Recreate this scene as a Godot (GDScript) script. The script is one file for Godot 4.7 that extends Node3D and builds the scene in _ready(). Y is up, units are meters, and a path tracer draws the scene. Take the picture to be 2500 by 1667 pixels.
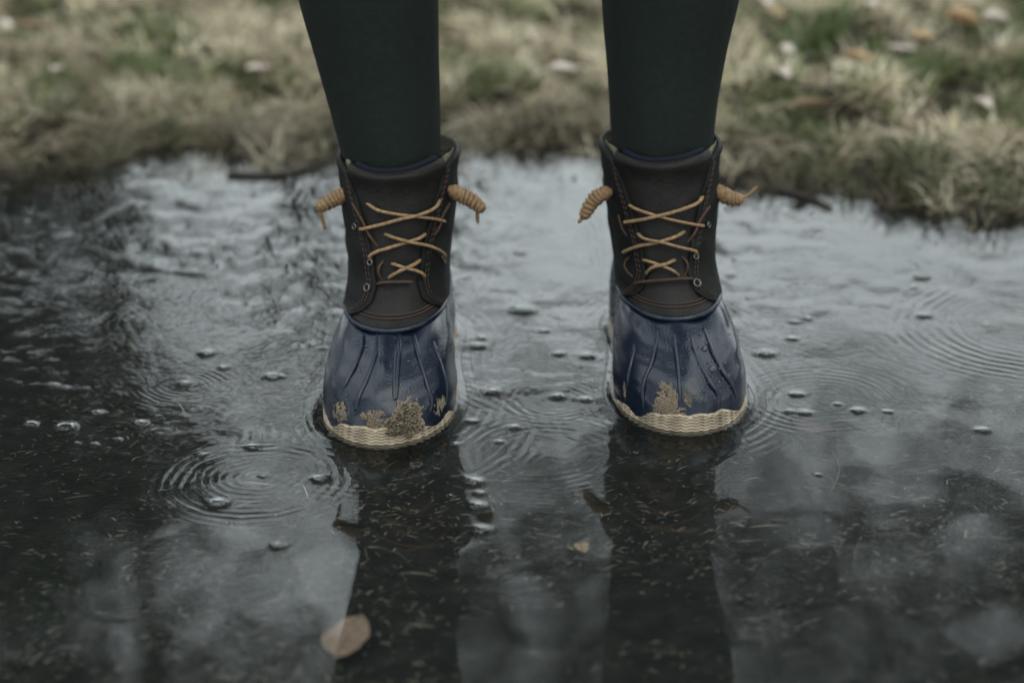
extends Node3D
# Two rubber-toed lace-up boots standing in a rain puddle at the edge of a winter lawn.
# Metres, y up; y = 0 is the water level. Pixel helpers use the photograph's 2500 x 1667 frame and always
# take the distance from the surface that the thing touches.

const FOCAL := 5902.8
var cam_at := Vector3(0, 0.765, 1.70)
var cam_basis := Basis(Vector3.RIGHT, deg_to_rad(-21.75)) * Basis(Vector3.BACK, deg_to_rad(-1.3))
var rng := RandomNumberGenerator.new()
var used := {}
var noise_a := FastNoiseLite.new()
var noise_b := FastNoiseLite.new()
var outlines := []          # boot outlines at the waterline, world xz
var bubbles := []           # [x, z, radius]
var mats := {}

# ------------------------------------------------------------------ mesh building
class Builder:
	var v := PackedVector3Array()
	var n := PackedVector3Array()
	var c := PackedColorArray()
	var t := PackedInt32Array()
	var colour := Color(1, 1, 1)

	func tri(a: int, b: int, d: int) -> void:
		# front faces run clockwise: the cross product looks away from the normal
		var k := (v[b] - v[a]).cross(v[d] - v[a])
		if k.dot(n[a] + n[b] + n[d]) > 0.0:
			t.append_array(PackedInt32Array([a, d, b]))
		else:
			t.append_array(PackedInt32Array([a, b, d]))

	# rows x columns of points; normals by central differences; side = +1 / -1 picks the outer side
	func grid(p: PackedVector3Array, rows: int, columns: int, wrap := false, side := 1.0, keep := PackedByteArray()) -> void:
		var first := v.size()
		v.append_array(p)
		for i in rows:
			for j in columns:
				var i0 := maxi(i - 1, 0)
				var i1 := mini(i + 1, rows - 1)
				var j0 := posmod(j - 1, columns) if wrap else maxi(j - 1, 0)
				var j1 := posmod(j + 1, columns) if wrap else mini(j + 1, columns - 1)
				var a := p[i1 * columns + j] - p[i0 * columns + j]
				var b := p[i * columns + j1] - p[i * columns + j0]
				var m := a.cross(b) * side
				n.append(m.normalized() if m.length_squared() > 1e-18 else Vector3.UP)
				c.append(colour)
		for i in rows - 1:
			for j in (columns if wrap else columns - 1):
				var k := (j + 1) % columns
				var q0 := i * columns + j
				var q1 := i * columns + k
				var q2 := q1 + columns
				var q3 := q0 + columns
				if keep.size() and not (keep[q0] and keep[q1] and keep[q2] and keep[q3]):
					continue
				tri(first + q0, first + q1, first + q2)
				tri(first + q0, first + q2, first + q3)

	# a tube along points with one radius for each; rounded ends
	func tube(p: PackedVector3Array, r: PackedFloat32Array, sides := 10, flat := 1.0) -> void:
		var count := p.size()
		var out := PackedVector3Array()
		var up := Vector3(0.31, 0.87, 0.39).normalized()
		var rows := 0
		for i in count:
			var d := (p[mini(i + 1, count - 1)] - p[maxi(i - 1, 0)]).normalized()
			var x := up - d * up.dot(d)
			if x.length() < 1e-4:
				x = Vector3.RIGHT - d * d.x
			x = x.normalized()
			up = x
			var y := d.cross(x)
			var rings := [[0.0, 1.0]]
			if i == 0:
				rings = [[-0.85, 0.02], [-0.7, 0.62], [0.0, 1.0]]
			elif i == count - 1:
				rings = [[0.0, 1.0], [0.7, 0.62], [0.85, 0.02]]
			for g in rings:
				for k in sides:
					var w: float = TAU * k / sides
					out.append(p[i] + d * r[i] * g[0] + (x * cos(w) * flat + y * sin(w)) * r[i] * g[1])
				rows += 1
		grid(out, rows, sides, true, -1.0)

	# a rounded cap standing on a surface
	func cap(at: Vector3, up: Vector3, r: float, high: float, rows := 6, sides := 12) -> void:
		var x := up.cross(Vector3(0.3, 0.2, 0.9)).normalized()
		var y := up.cross(x)
		var out := PackedVector3Array()
		for i in rows:
			var a := PI / 2 * i / (rows - 1)
			for k in sides:
				var w: float = TAU * k / sides
				out.append(at + (x * cos(w) + y * sin(w)) * r * cos(a) * (1.0 if i < rows - 1 else 0.0) + up * high * sin(a))
		grid(out, rows, sides, true, -1.0)
		# normals of the last ring point straight up
		for k in sides:
			n[n.size() - 1 - k] = up

	func strip(points: Array, widths: Array, across: Vector3) -> void:
		var out := PackedVector3Array()
		for i in points.size():
			out.append(points[i] - across * widths[i] * 0.5)
			out.append(points[i] + across * widths[i] * 0.5)
		grid(out, points.size(), 2, false, 1.0)

	func mesh() -> ArrayMesh:
		var a := []
		a.resize(Mesh.ARRAY_MAX)
		a[Mesh.ARRAY_VERTEX] = v
		a[Mesh.ARRAY_NORMAL] = n
		a[Mesh.ARRAY_COLOR] = c
		a[Mesh.ARRAY_INDEX] = t
		var m := ArrayMesh.new()
		m.add_surface_from_arrays(Mesh.PRIMITIVE_TRIANGLES, a)
		return m


func smooth_line(p: Array, per := 6) -> PackedVector3Array:
	var out := PackedVector3Array()
	for i in p.size() - 1:
		var a: Vector3 = p[maxi(i - 1, 0)]
		var b: Vector3 = p[i]
		var c: Vector3 = p[i + 1]
		var d: Vector3 = p[mini(i + 2, p.size() - 1)]
		for k in per:
			out.append(b.cubic_interpolate(c, a, d, float(k) / per))
	out.append(p[-1])
	return out


func even(count: int, r: float) -> PackedFloat32Array:
	var a := PackedFloat32Array()
	a.resize(count)
	a.fill(r)
	return a


# ------------------------------------------------------------------ naming
func numbered(called: String) -> String:
	used[called] = used.get(called, -1) + 1
	return called if used[called] == 0 else "%s_%03d" % [called, used[called]]


func tag(o: Node3D, label: String, category: String, group := "", kind := "") -> Node3D:
	if label:
		o.set_meta("label", label)
	if category:
		o.set_meta("category", category)
	if group:
		o.set_meta("group", group)
	if kind:
		o.set_meta("kind", kind)
	return o


func thing(called: String, at: Vector3, label: String, category: String, group := "") -> Node3D:
	var o := Node3D.new()
	o.name = numbered(called)
	add_child(o)
	o.position = at
	return tag(o, label, category, group)


func part(called: String, m: Mesh, material: Material, parent: Node3D) -> MeshInstance3D:
	var o := MeshInstance3D.new()
	o.name = called
	o.mesh = m
	o.material_override = material
	parent.add_child(o, true)
	return o


func whole(called: String, m: Mesh, material: Material, at := Vector3.ZERO) -> MeshInstance3D:
	var o := MeshInstance3D.new()
	o.name = numbered(called)
	o.mesh = m
	o.material_override = material
	add_child(o)
	o.position = at
	return o


# ------------------------------------------------------------------ pixels to places
func ray(px: float, py: float) -> Vector3:
	return (cam_basis * Vector3((px - 1250.0) / FOCAL, -(py - 833.5) / FOCAL, -1.0)).normalized()


func on_level(px: float, py: float, y := 0.0) -> Vector3:
	var d := ray(px, py)
	return cam_at + d * ((y - cam_at.y) / d.y)


func on_depth(px: float, py: float, z: float) -> Vector3:
	var d := ray(px, py)
	return cam_at + d * ((z - cam_at.z) / d.z)


func on_land(px: float, py: float) -> Vector3:
	var d := ray(px, py)
	var s := 0.6
	while s < 8.0:
		var p := cam_at + d * s
		if p.y < land(p.x, p.z):
			return p
		s += 0.01
	return cam_at + d * 4.0


# ------------------------------------------------------------------ materials
func lin(r: float, g: float, b: float) -> Color:
	return Color(r, g, b).linear_to_srgb()


func mat(called: String, base: Color, rough: float, specular := 0.5) -> StandardMaterial3D:
	var m := StandardMaterial3D.new()
	m.resource_name = called
	m.albedo_color = base
	m.roughness = rough
	m.metallic_specular = specular
	mats[called] = m
	return m


func noise_texture(frequency: float, low: Color, high: Color, octaves := 4, seed_ := 1, size := 512, type := FastNoiseLite.TYPE_SIMPLEX_SMOOTH) -> NoiseTexture2D:
	var f := FastNoiseLite.new()
	f.noise_type = type
	f.frequency = frequency
	f.fractal_octaves = octaves
	f.seed = seed_
	var t := NoiseTexture2D.new()
	t.width = size
	t.height = size
	t.seamless = true
	t.noise = f
	var g := Gradient.new()
	g.set_color(0, low)
	g.set_color(1, high)
	t.color_ramp = g
	return t


func triplanar(m: StandardMaterial3D, per_metre: float, in_world := false) -> void:
	m.uv1_triplanar = true
	m.uv1_world_triplanar = in_world
	m.uv1_scale = Vector3.ONE * per_metre


func relief(m: StandardMaterial3D, t: Texture2D, centimetres: float) -> void:
	m.heightmap_enabled = true
	m.heightmap_texture = t
	m.heightmap_scale = centimetres


func make_materials() -> void:
	var m := mat("rubber", Color.WHITE, 0.3, 0.42)
	m.albedo_texture = noise_texture(0.012, lin(0.0038, 0.0068, 0.0140), lin(0.0072, 0.0120, 0.0235), 5, 3)
	m.roughness_texture = noise_texture(0.01, Color(0.75, 0.75, 0.75), Color(1.0, 1.0, 1.0), 4, 12)
	m.roughness = 0.29
	triplanar(m, 14.0)
	relief(m, noise_texture(0.05, Color.BLACK, Color.WHITE, 4, 4), 0.02)
	m = mat("leather", Color.WHITE, 0.55, 0.22)
	m.albedo_texture = noise_texture(0.01, lin(0.0060, 0.0072, 0.0066), lin(0.0120, 0.0122, 0.0110), 5, 8)
	triplanar(m, 10.0)
	relief(m, noise_texture(0.06, Color.BLACK, Color.WHITE, 3, 9, 512, FastNoiseLite.TYPE_CELLULAR), 0.035)
	m = mat("tongue_leather", Color.WHITE, 0.5, 0.26)
	m.albedo_texture = noise_texture(0.01, lin(0.0068, 0.0074, 0.0066), lin(0.0165, 0.0138, 0.0120), 5, 18)
	triplanar(m, 10.0)
	relief(m, noise_texture(0.06, Color.BLACK, Color.WHITE, 3, 19, 512, FastNoiseLite.TYPE_CELLULAR), 0.035)
	m = mat("lining", lin(0.20, 0.185, 0.14), 0.95, 0.2)
	triplanar(m, 20.0)
	relief(m, noise_texture(0.04, Color.BLACK, Color.WHITE, 4, 21), 0.15)
	m = mat("navy_cloth", lin(0.004, 0.005, 0.012), 0.8, 0.3)
	m = mat("sole_rubber", Color.WHITE, 0.6, 0.4)
	m.albedo_texture = noise_texture(0.012, lin(0.10, 0.076, 0.050), lin(0.50, 0.41, 0.30), 5, 5)
	triplanar(m, 9.0)
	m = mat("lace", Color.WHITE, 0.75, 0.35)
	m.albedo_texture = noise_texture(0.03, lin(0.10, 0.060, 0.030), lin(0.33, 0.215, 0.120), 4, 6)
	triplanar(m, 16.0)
	m = mat("old_lace", Color.WHITE, 0.7, 0.35)  # darker brown lace for the side strands and bottom bar
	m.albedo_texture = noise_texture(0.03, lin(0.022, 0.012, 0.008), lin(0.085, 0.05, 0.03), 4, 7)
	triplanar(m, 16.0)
	m = mat("metal", lin(0.16, 0.15, 0.13), 0.4)
	m.metallic = 1.0
	m = mat("thread", lin(0.045, 0.022, 0.016), 0.8)
	m = mat("mud", Color.WHITE, 0.85, 0.3)
	m.albedo_texture = noise_texture(0.04, lin(0.075, 0.058, 0.040), lin(0.31, 0.25, 0.18), 5, 31)
	triplanar(m, 25.0)
	relief(m, noise_texture(0.08, Color.BLACK, Color.WHITE, 4, 32), 0.08)
	m = mat("denim", Color.WHITE, 0.9, 0.25)
	m.albedo_texture = noise_texture(0.02, lin(0.0095, 0.0130, 0.0114), lin(0.0145, 0.0192, 0.0170), 5, 41)
	triplanar(m, 12.0)
	relief(m, noise_texture(0.12, Color.BLACK, Color.WHITE, 2, 42), 0.03)
	m = mat("drop", Color(1, 1, 1, 0.0), 0.0)
	m.transparency = BaseMaterial3D.TRANSPARENCY_ALPHA
	m.refraction_enabled = true
	m.refraction_scale = 0.033
	m = mat("water", Color(0.085, 0.095, 0.085, 0.42), 0.0, 0.45)
	m.transparency = BaseMaterial3D.TRANSPARENCY_ALPHA
	m = mat("bubble_film", Color(0.8, 0.85, 0.85, 0.01), 0.0, 0.31)
	m.transparency = BaseMaterial3D.TRANSPARENCY_ALPHA
	m = mat("asphalt", Color.WHITE, 0.9, 0.3)
	m.albedo_texture = noise_texture(0.02, lin(0.003, 0.0035, 0.003), lin(0.028, 0.027, 0.023), 6, 51, 1024)
	triplanar(m, 1.7, true)
	relief(m, noise_texture(0.1, Color.BLACK, Color.WHITE, 4, 52, 1024), 0.12)
	m = mat("soil", Color.WHITE, 0.95, 0.2)
	m.albedo_texture = noise_texture(0.02, lin(0.012, 0.010, 0.008), lin(0.050, 0.040, 0.029), 6, 53, 1024)
	triplanar(m, 1.3, true)
	relief(m, noise_texture(0.06, Color.BLACK, Color.WHITE, 4, 54), 1.0)
	m = mat("blades", Color.WHITE, 0.75, 0.3)
	m.vertex_color_use_as_albedo = true
	m.backlight_enabled = true
	m.backlight = Color(0.25, 0.25, 0.2)
	m = mat("clippings", Color.WHITE, 0.8, 0.3)
	m.vertex_color_use_as_albedo = true
	m = mat("bark", Color.WHITE, 0.95, 0.2)
	m.albedo_texture = noise_texture(0.02, lin(0.02, 0.016, 0.012), lin(0.07, 0.055, 0.042), 5, 61)
	triplanar(m, 2.0)
	m = mat("needles", Color.WHITE, 0.8, 0.3)
	m.vertex_color_use_as_albedo = true
	m = mat("twig_bark", lin(0.02, 0.016, 0.013), 0.7, 0.4)
	for k in [["pale_leaf", 0.42, 0.35, 0.31, 0.60, 0.52, 0.47], ["tan_leaf", 0.28, 0.18, 0.09, 0.46, 0.33, 0.20], ["red_leaf", 0.035, 0.018, 0.018, 0.065, 0.036, 0.034], ["sunk_leaf", 0.20, 0.135, 0.09, 0.44, 0.33, 0.25], ["brown_leaf", 0.13, 0.085, 0.05, 0.28, 0.19, 0.12]]:
		m = mat(k[0], Color.WHITE, 0.6, 0.4)
		m.albedo_texture = noise_texture(0.02, lin(k[1], k[2], k[3]), lin(k[4], k[5], k[6]), 5, 70)
		triplanar(m, 18.0)
		m.backlight_enabled = true
		m.backlight = Color(0.2, 0.18, 0.15)


# ------------------------------------------------------------------ camera, sky, sun
func make_view() -> void:
	var cam := Camera3D.new()
	cam.name = "camera"
	cam.transform = Transform3D(cam_basis, cam_at)
	cam.fov = rad_to_deg(2.0 * atan(833.5 / FOCAL))
	cam.near = 0.05
	cam.far = 600.0
	var lens := CameraAttributesPhysical.new()
	lens.frustum_focal_length = 85.0
	lens.frustum_focus_distance = 1.875
	lens.exposure_aperture = 3.0
	cam.attributes = lens
	add_child(cam)
	# attributes drive the projection in Godot: keep the same field of view
	cam.current = true

	var e := Environment.new()
	e.background_mode = Environment.BG_SKY
	e.tonemap_mode = Environment.TONE_MAPPER_LINEAR
	e.tonemap_exposure = 0.84
	e.sdfgi_enabled = true
	e.ssao_enabled = true
	e.ssil_enabled = true
	var sky := Sky.new()
	var pm := PanoramaSkyMaterial.new()
	pm.panorama = cloudy_sky()
	sky.sky_material = pm
	e.sky = sky
	var w := WorldEnvironment.new()
	w.name = "world"
	w.environment = e
	add_child(w)

	var sun := DirectionalLight3D.new()
	sun.name = "sun"
	sun.light_energy = 0.3
	sun.light_angular_distance = 40.0
	sun.light_color = Color(1.0, 0.97, 0.92)
	sun.shadow_enabled = true
	sun.rotation_degrees = Vector3(-58, 40, 0)
	add_child(sun)


func cloudy_sky() -> ImageTexture:
	# an overcast sky: one grey-white layer with soft thicker and thinner cloud, the same statistics all round
	var f := FastNoiseLite.new()
	f.seed = 11
	f.frequency = 1.3
	f.fractal_octaves = 5
	var im := Image.create(512, 256, false, Image.FORMAT_RGBF)
	for y in 256:
		var up := PI / 2 - PI * (y + 0.5) / 256.0
		for x in 512:
			var a := TAU * (x + 0.5) / 512.0
			var d := Vector3(cos(a) * cos(up), sin(up), sin(a) * cos(up))
			var q := Vector3(d.x, d.y * 2.0, d.z)
			var l := 2.8 * (1.0 + 0.4 * f.get_noise_3dv(q * 1.6))
			im.set_pixel(x, y, Color(l * 0.905, l * 1.0, l * 1.025) if up > 0 else Color(0.2, 0.2, 0.17))
	return ImageTexture.create_from_image(im)


# ------------------------------------------------------------------ land and water
const EDGE := [[-3.2, -2.0], [-2.8, -0.4], [-2.2, 0.8], [-1.5, 1.45], [-0.9, 1.70], [-0.54, 1.77], [-0.405, 1.79], [-0.18, 1.79], [-0.03, 1.80], [0.10, 1.775], [0.216, 1.675], [0.279, 1.634], [0.363, 1.607], [0.42, 1.561], [0.50, 1.523], [0.8, 1.35], [1.2, 1.0], [1.7, 0.3], [2.2, -0.8], [2.5, -2.0]]


func edge(x: float) -> float:
	if x <= EDGE[0][0]:
		return -2.2
	for i in EDGE.size() - 1:
		if x < EDGE[i + 1][0]:
			return lerpf(EDGE[i][1], EDGE[i + 1][1], (x - EDGE[i][0]) / (EDGE[i + 1][0] - EDGE[i][0]))
	return -2.2


func shore(x: float, z: float) -> float:
	# metres past the water's edge, negative inside the puddle
	var d := 1.0 - z
	return maxf(d - edge(x) + 0.035 * noise_a.get_noise_2d(x * 700.0, z * 700.0) + 0.02 * noise_b.get_noise_2d(x * 2600.0, z * 2600.0), -1.6 - d)


func land(x: float, z: float) -> float:
	var t := shore(x, z)
	var h := -0.032
	if t > -0.15:
		h = lerpf(-0.032, 0.0, smoothstep(-0.15, 0.0, t)) if t < 0.0 else 0.035 * (1.0 - exp(-t / 0.2)) + 0.035 * minf(t, 20.0)
		h += (0.016 * noise_a.get_noise_2d(x * 1500.0, z * 1500.0) + 0.024 * noise_b.get_noise_2d(x * 450.0, z * 450.0)) * smoothstep(-0.15, 0.18, t)
	return h


func steps(stops: Array) -> PackedFloat32Array:
	# [from, to, step] runs joined into one list
	var out := PackedFloat32Array()
	for s in stops:
		var count := int(round((s[1] - s[0]) / s[2]))
		for i in count:
			out.append(lerpf(s[0], s[1], float(i) / count))
	out.append(stops[-1][1])
	return out


func make_ground() -> void:
	var xs := steps([[-220.0, -20.0, 40.0], [-20.0, -4.0, 2.0], [-4.0, -1.1, 0.1], [-1.1, 1.1, 0.015], [1.1, 4.0, 0.1], [4.0, 20.0, 2.0], [20.0, 220.0, 40.0]])
	var zs := steps([[-220.0, -20.0, 40.0], [-20.0, -4.0, 1.0], [-4.0, -2.2, 0.1], [-2.2, -0.4, 0.015], [-0.4, 4.0, 0.15], [4.0, 20.0, 2.0], [20.0, 220.0, 40.0]])
	var p := PackedVector3Array()
	for z in zs:
		for x in xs:
			p.append(Vector3(x, land(x, z), z))
	var b := Builder.new()
	b.grid(p, zs.size(), xs.size())
	tag(whole("ground", b.mesh(), mats.soil), "dark wet soil under the matted grass beside the puddle", "ground", "", "structure")
	b = Builder.new()
	xs = steps([[-2.6, 2.6, 0.1]])
	zs = steps([[-0.92, 2.6, 0.1]])
	p = PackedVector3Array()
	for z in zs:
		for x in xs:
			p.append(Vector3(x, -0.02, z))
	b.grid(p, zs.size(), xs.size())
	tag(whole("path", b.mesh(), mats.asphalt), "dark asphalt path lying under the shallow puddle water", "path", "", "structure")


var rings_here := []
var bubbles_here := []
var rings := []   # [x, z, middle radius, spread, wavelength, height]


func put_ring(px: float, py: float, middle: float, spread: float, wave: float, high: float) -> void:
	var p := on_level(px, py)
	rings.append([p.x, p.z, middle, spread, wave, high])


func wave_height(x: float, z: float) -> float:
	var rough := smoothstep(0.16, -0.30, z + 0.10 * x * x + 0.05 * noise_b.get_noise_2d(x * 400.0 + 70.0, z * 400.0))
	var side := 0.35 + 0.65 * smoothstep(0.45, -0.3, x)
	var h := 0.0
	var far := smoothstep(0.05, -0.6, z)
	# calm and ruffled patches
	var patch := 0.25 + 0.75 * smoothstep(-0.25, 0.35, noise_b.get_noise_2d(x * 520.0 - 300.0, z * 420.0))
	h += (0.00034 + 0.0007 * far) * rough * noise_a.get_noise_2d(x * 1700.0, z * 1500.0) * (0.35 + 0.65 * side) * patch
	h += 0.00018 * rough * side * patch * noise_b.get_noise_2d(x * 4400.0, z * 4000.0)
	h += 0.000060 * (0.05 + 0.95 * rough) * side * noise_a.get_noise_2d(x * 12500.0 + 900.0, z * 11500.0)
	h += 0.00018 * noise_b.get_noise_2d(x * 700.0, z * 700.0 + 300.0)
	for g in rings_here:
		var dx: float = x - g[0]
		var dz: float = z - g[1]
		var reach: float = g[2] + 2.2 * g[3]
		if absf(dx) < reach and absf(dz) < reach:
			var r := sqrt(dx * dx + dz * dz)
			var e: float = (r - g[2]) / g[3]
			if e * e < 6.0:
				var uneven := noise_b.get_noise_2d(x * 2600.0 + g[0] * 5000.0, z * 2600.0)
				h += g[5] * exp(-e * e) * sin(TAU * (r + 0.0022 * uneven) / g[4]) * clampf(0.85 + 0.9 * uneven, 0.2, 1.4)
	for q in bubbles_here:
		var dx: float = x - q[0]
		var dz: float = z - q[1]
		var reach: float = q[2] * 3.0
		if absf(dx) < reach and absf(dz) < reach:
			var r: float = sqrt(dx * dx + dz * dz) / q[2]
			h += 0.16 * q[2] * exp(-maxf(r - 0.9, 0.0) * 2.6)
	for o in outlines:
		if x > o.x0 and x < o.x1 and z > o.z0 and z < o.z1:
			var near := 1.0
			var at := Vector2(x, z)
			for k in o.line.size():
				var q := Geometry2D.get_closest_point_to_segment(at, o.line[k], o.line[(k + 1) % o.line.size()])
				near = minf(near, q.distance_squared_to(at))
			near = sqrt(near)
			if Geometry2D.is_point_in_polygon(at, o.line):
				near = 0.0
			h += 0.0026 * exp(-near / 0.0048) + 0.00010 * exp(-near / 0.02) * sin(TAU * near / 0.009)
	return h


func make_water() -> void:
	var xs := steps([[-2.9, -0.8, 0.05], [-0.8, -0.42, 0.0045], [-0.42, 0.42, 0.0021], [0.42, 0.8, 0.0045], [0.8, 2.6, 0.05]])
	var zs := steps([[-0.98, -0.25, 0.0030], [-0.25, 0.36, 0.0021], [0.36, 0.55, 0.006], [0.55, 2.65, 0.05]])
	var p := PackedVector3Array()
	p.resize(xs.size() * zs.size())
	var keep := PackedByteArray()
	keep.resize(xs.size() * zs.size())
	var i := 0
	for z in zs:
		# only what reaches this row
		rings_here = rings.filter(func(g): return absf(z - g[1]) < g[2] + 2.2 * g[3])
		bubbles_here = bubbles.filter(func(q): return absf(z - q[1]) < q[2] * 3.0)
		for x in xs:
			keep[i] = 1 if shore(x, z) < 0.09 else 0
			p[i] = Vector3(x, wave_height(x, z) if keep[i] else 0.0, z)
			i += 1
	var b := Builder.new()
	b.grid(p, zs.size(), xs.size(), false, 1.0, keep)
	tag(whole("water", b.mesh(), mats.water), "shallow rippled rain puddle mirroring the grey sky and the legs", "puddle", "", "structure")


# ------------------------------------------------------------------ boots
# each row of the last: front z, front height, back z, back height, half width, footness (1 foot outline, 0 oval)
const LAST := [
	[-0.020, 0.003, -0.280, 0.003, 0.0450, 1.0],
	[-0.004, 0.020, -0.287, 0.022, 0.0515, 1.0],
	[-0.004, 0.031, -0.288, 0.036, 0.0530, 1.0],
	[-0.008, 0.043, -0.288, 0.050, 0.0527, 1.0],
	[-0.017, 0.054, -0.287, 0.064, 0.0512, 0.97],
	[-0.032, 0.064, -0.285, 0.076, 0.0488, 0.9],
	[-0.054, 0.075, -0.282, 0.086, 0.0448, 0.75],
	[-0.082, 0.0850, -0.279, 0.094, 0.0408, 0.5],
	[-0.099, 0.097, -0.277, 0.104, 0.0398, 0.3],
	[-0.111, 0.113, -0.275, 0.117, 0.0402, 0.15],
	[-0.119, 0.136, -0.273, 0.138, 0.0418, 0.05],
	[-0.126, 0.158, -0.271, 0.158, 0.0442, 0.0],
	[-0.131, 0.180, -0.269, 0.177, 0.0446, 0.0],
	[-0.134, 0.199, -0.267, 0.191, 0.0446, 0.0],
]
const SEAM := 7.0
const TOP := 13.0


func last_row(s: float) -> Array:
	var i := clampi(int(floor(s)), 0, LAST.size() - 2)
	var t := s - i
	var out := []
	for k in 6:
		out.append(cubic_interpolate(LAST[i][k], LAST[i + 1][k], LAST[maxi(i - 1, 0)][k], LAST[mini(i + 2, LAST.size() - 1)][k], t))
	return out


func last_at(r: Array, phi: float) -> Vector3:
	var u := (1.0 - cos(phi)) / 2.0
	var c := sin(phi)
	var oval := signf(c) * pow(absf(c), 0.85)
	var w := 1.0
	if u < 0.30:
		w = pow(maxf(0.0, 1.0 - pow(1.0 - u / 0.30, 2.3)), 0.52)
	elif u > 0.80:
		w = pow(maxf(0.0, 1.0 - pow((u - 0.80) / 0.20, 2.2)), 0.5) * 0.74
	if u >= 0.30 and u <= 0.80:
		w = lerpf(1.0, 0.74, smoothstep(0.28, 0.66, u))
	var x: float = r[4] * lerpf(oval, signf(c) * w, r[5])
	return Vector3(x, lerpf(r[1], r[3], u), lerpf(r[0], r[2], u))


func skin(s: float, phi: float, off := 0.0) -> Vector3:
	var p := last_at(last_row(s), phi)
	if off == 0.0:
		return p
	return p + skin_normal(s, phi) * off


func skin_normal(s: float, phi: float) -> Vector3:
	var e := 0.04
	var a := last_at(last_row(minf(s + e, TOP)), phi) - last_at(last_row(maxf(s - e, 0.0)), phi)
	var r := last_row(s)
	var b := last_at(r, phi + 0.03) - last_at(r, phi - 0.03)
	var m := b.cross(a)
	return m.normalized() if m.length_squared() > 1e-16 else Vector3.BACK


class Boot:
	var root: Node3D
	var inverse: Transform3D
	var at := PackedVector3Array()
	var rows := 0
	var columns := 0


const HIT_ROWS := 53
const HIT_COLUMNS := 45


func hit(boot: Boot, px: float, py: float) -> Dictionary:
	var from := boot.inverse * cam_at
	var dir := (boot.inverse.basis * ray(px, py)).normalized()
	var best := 1e9
	var out := {}
	for i in HIT_ROWS - 1:
		for j in HIT_COLUMNS - 1:
			var k := i * HIT_COLUMNS + j
			var a := boot.at[k]
			# quick reject by distance to the ray
			var w := a - from
			if (w - dir * w.dot(dir)).length_squared() > 0.0009:
				continue
			for f in [[0, 1, HIT_COLUMNS + 1], [0, HIT_COLUMNS + 1, HIT_COLUMNS]]:
				var q = Geometry3D.ray_intersects_triangle(from, dir, a, boot.at[k + f[1]], boot.at[k + f[2]])
				if q != null and (q - from).length() < best:
					best = (q - from).length()
					var s := TOP * (i + 0.5) / (HIT_ROWS - 1)
					var phi := -1.9 + 3.8 * (j + 0.5) / (HIT_COLUMNS - 1)
					out = {"p": q, "s": s, "phi": phi, "n": skin_normal(s, phi)}
	return out


func line_on(boot: Boot, points: Array, origin: Vector2, zoom: float, lift: float, dip := true) -> Array:
	# a line drawn over the boot's front, through places read off an enlargement of the photograph
	var out := []
	for i in points.size():
		var h := hit(boot, origin.x + points[i][0] / zoom, origin.y + points[i][1] / zoom)
		if h.is_empty():
			continue
		var off := lift
		if dip and (i == 0 or i == points.size() - 1):
			off = -0.0015
		out.append(h.p + h.n * off)
	return out


func panel_edge(s: float) -> float:
	# where the side panels begin, as an angle from the front, narrow at the ankle and wide at the collar
	var t := (s - SEAM) / (TOP - SEAM)
	var table := [[-0.1, 1.05], [0.0, 0.92], [0.10, 0.62], [0.20, 0.42], [0.32, 0.33], [0.50, 0.40], [0.70, 0.56], [0.86, 0.76], [1.0, 0.95], [1.2, 1.0]]
	for i in table.size() - 1:
		if t < table[i + 1][0]:
			return lerpf(table[i][1], table[i + 1][1], (t - table[i][0]) / (table[i + 1][0] - table[i][0]))
	return 1.0


func sheet(s0: float, s1: float, rows: int, f0: Callable, f1: Callable, columns: int, off: Callable, side := 1.0, wrap := false) -> Builder:
	var p := PackedVector3Array()
	for i in rows:
		var s := lerpf(s0, s1, float(i) / (rows - 1))
		var a: float = f0.call(s)
		var z: float = f1.call(s)
		for j in columns:
			var g := float(j) / (columns if wrap else columns - 1)
			var phi := lerpf(a, z, g)
			p.append(skin(s, phi, off.call(s, phi, g)))
	var b := Builder.new()
	b.grid(p, rows, columns, wrap, side)
	return b


func sole_top(phi: float) -> float:
	# height of the scalloped upper rim of the sole round the boot (0 at the toe)
	var a := absf(wrapf(phi, -PI, PI))
	var y := 0.0330 - 0.0095 * smoothstep(0.35, 1.15, a)
	y += 0.0018 * cos(a * 3.0)
	y -= 0.0048 * exp(-pow((a - 0.62) / 0.12, 2.0))
	y += 0.0030 * exp(-pow((a - 0.86) / 0.10, 2.0))
	y -= 0.0030 * exp(-pow((a - 1.08) / 0.08, 2.0))
	y += 0.0030 * exp(-pow((a - 1.30) / 0.10, 2.0))
	return y + 0.0007 * sin(phi * 23.0) + 0.0006 * noise_a.get_noise_1d(phi * 900.0)


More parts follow.
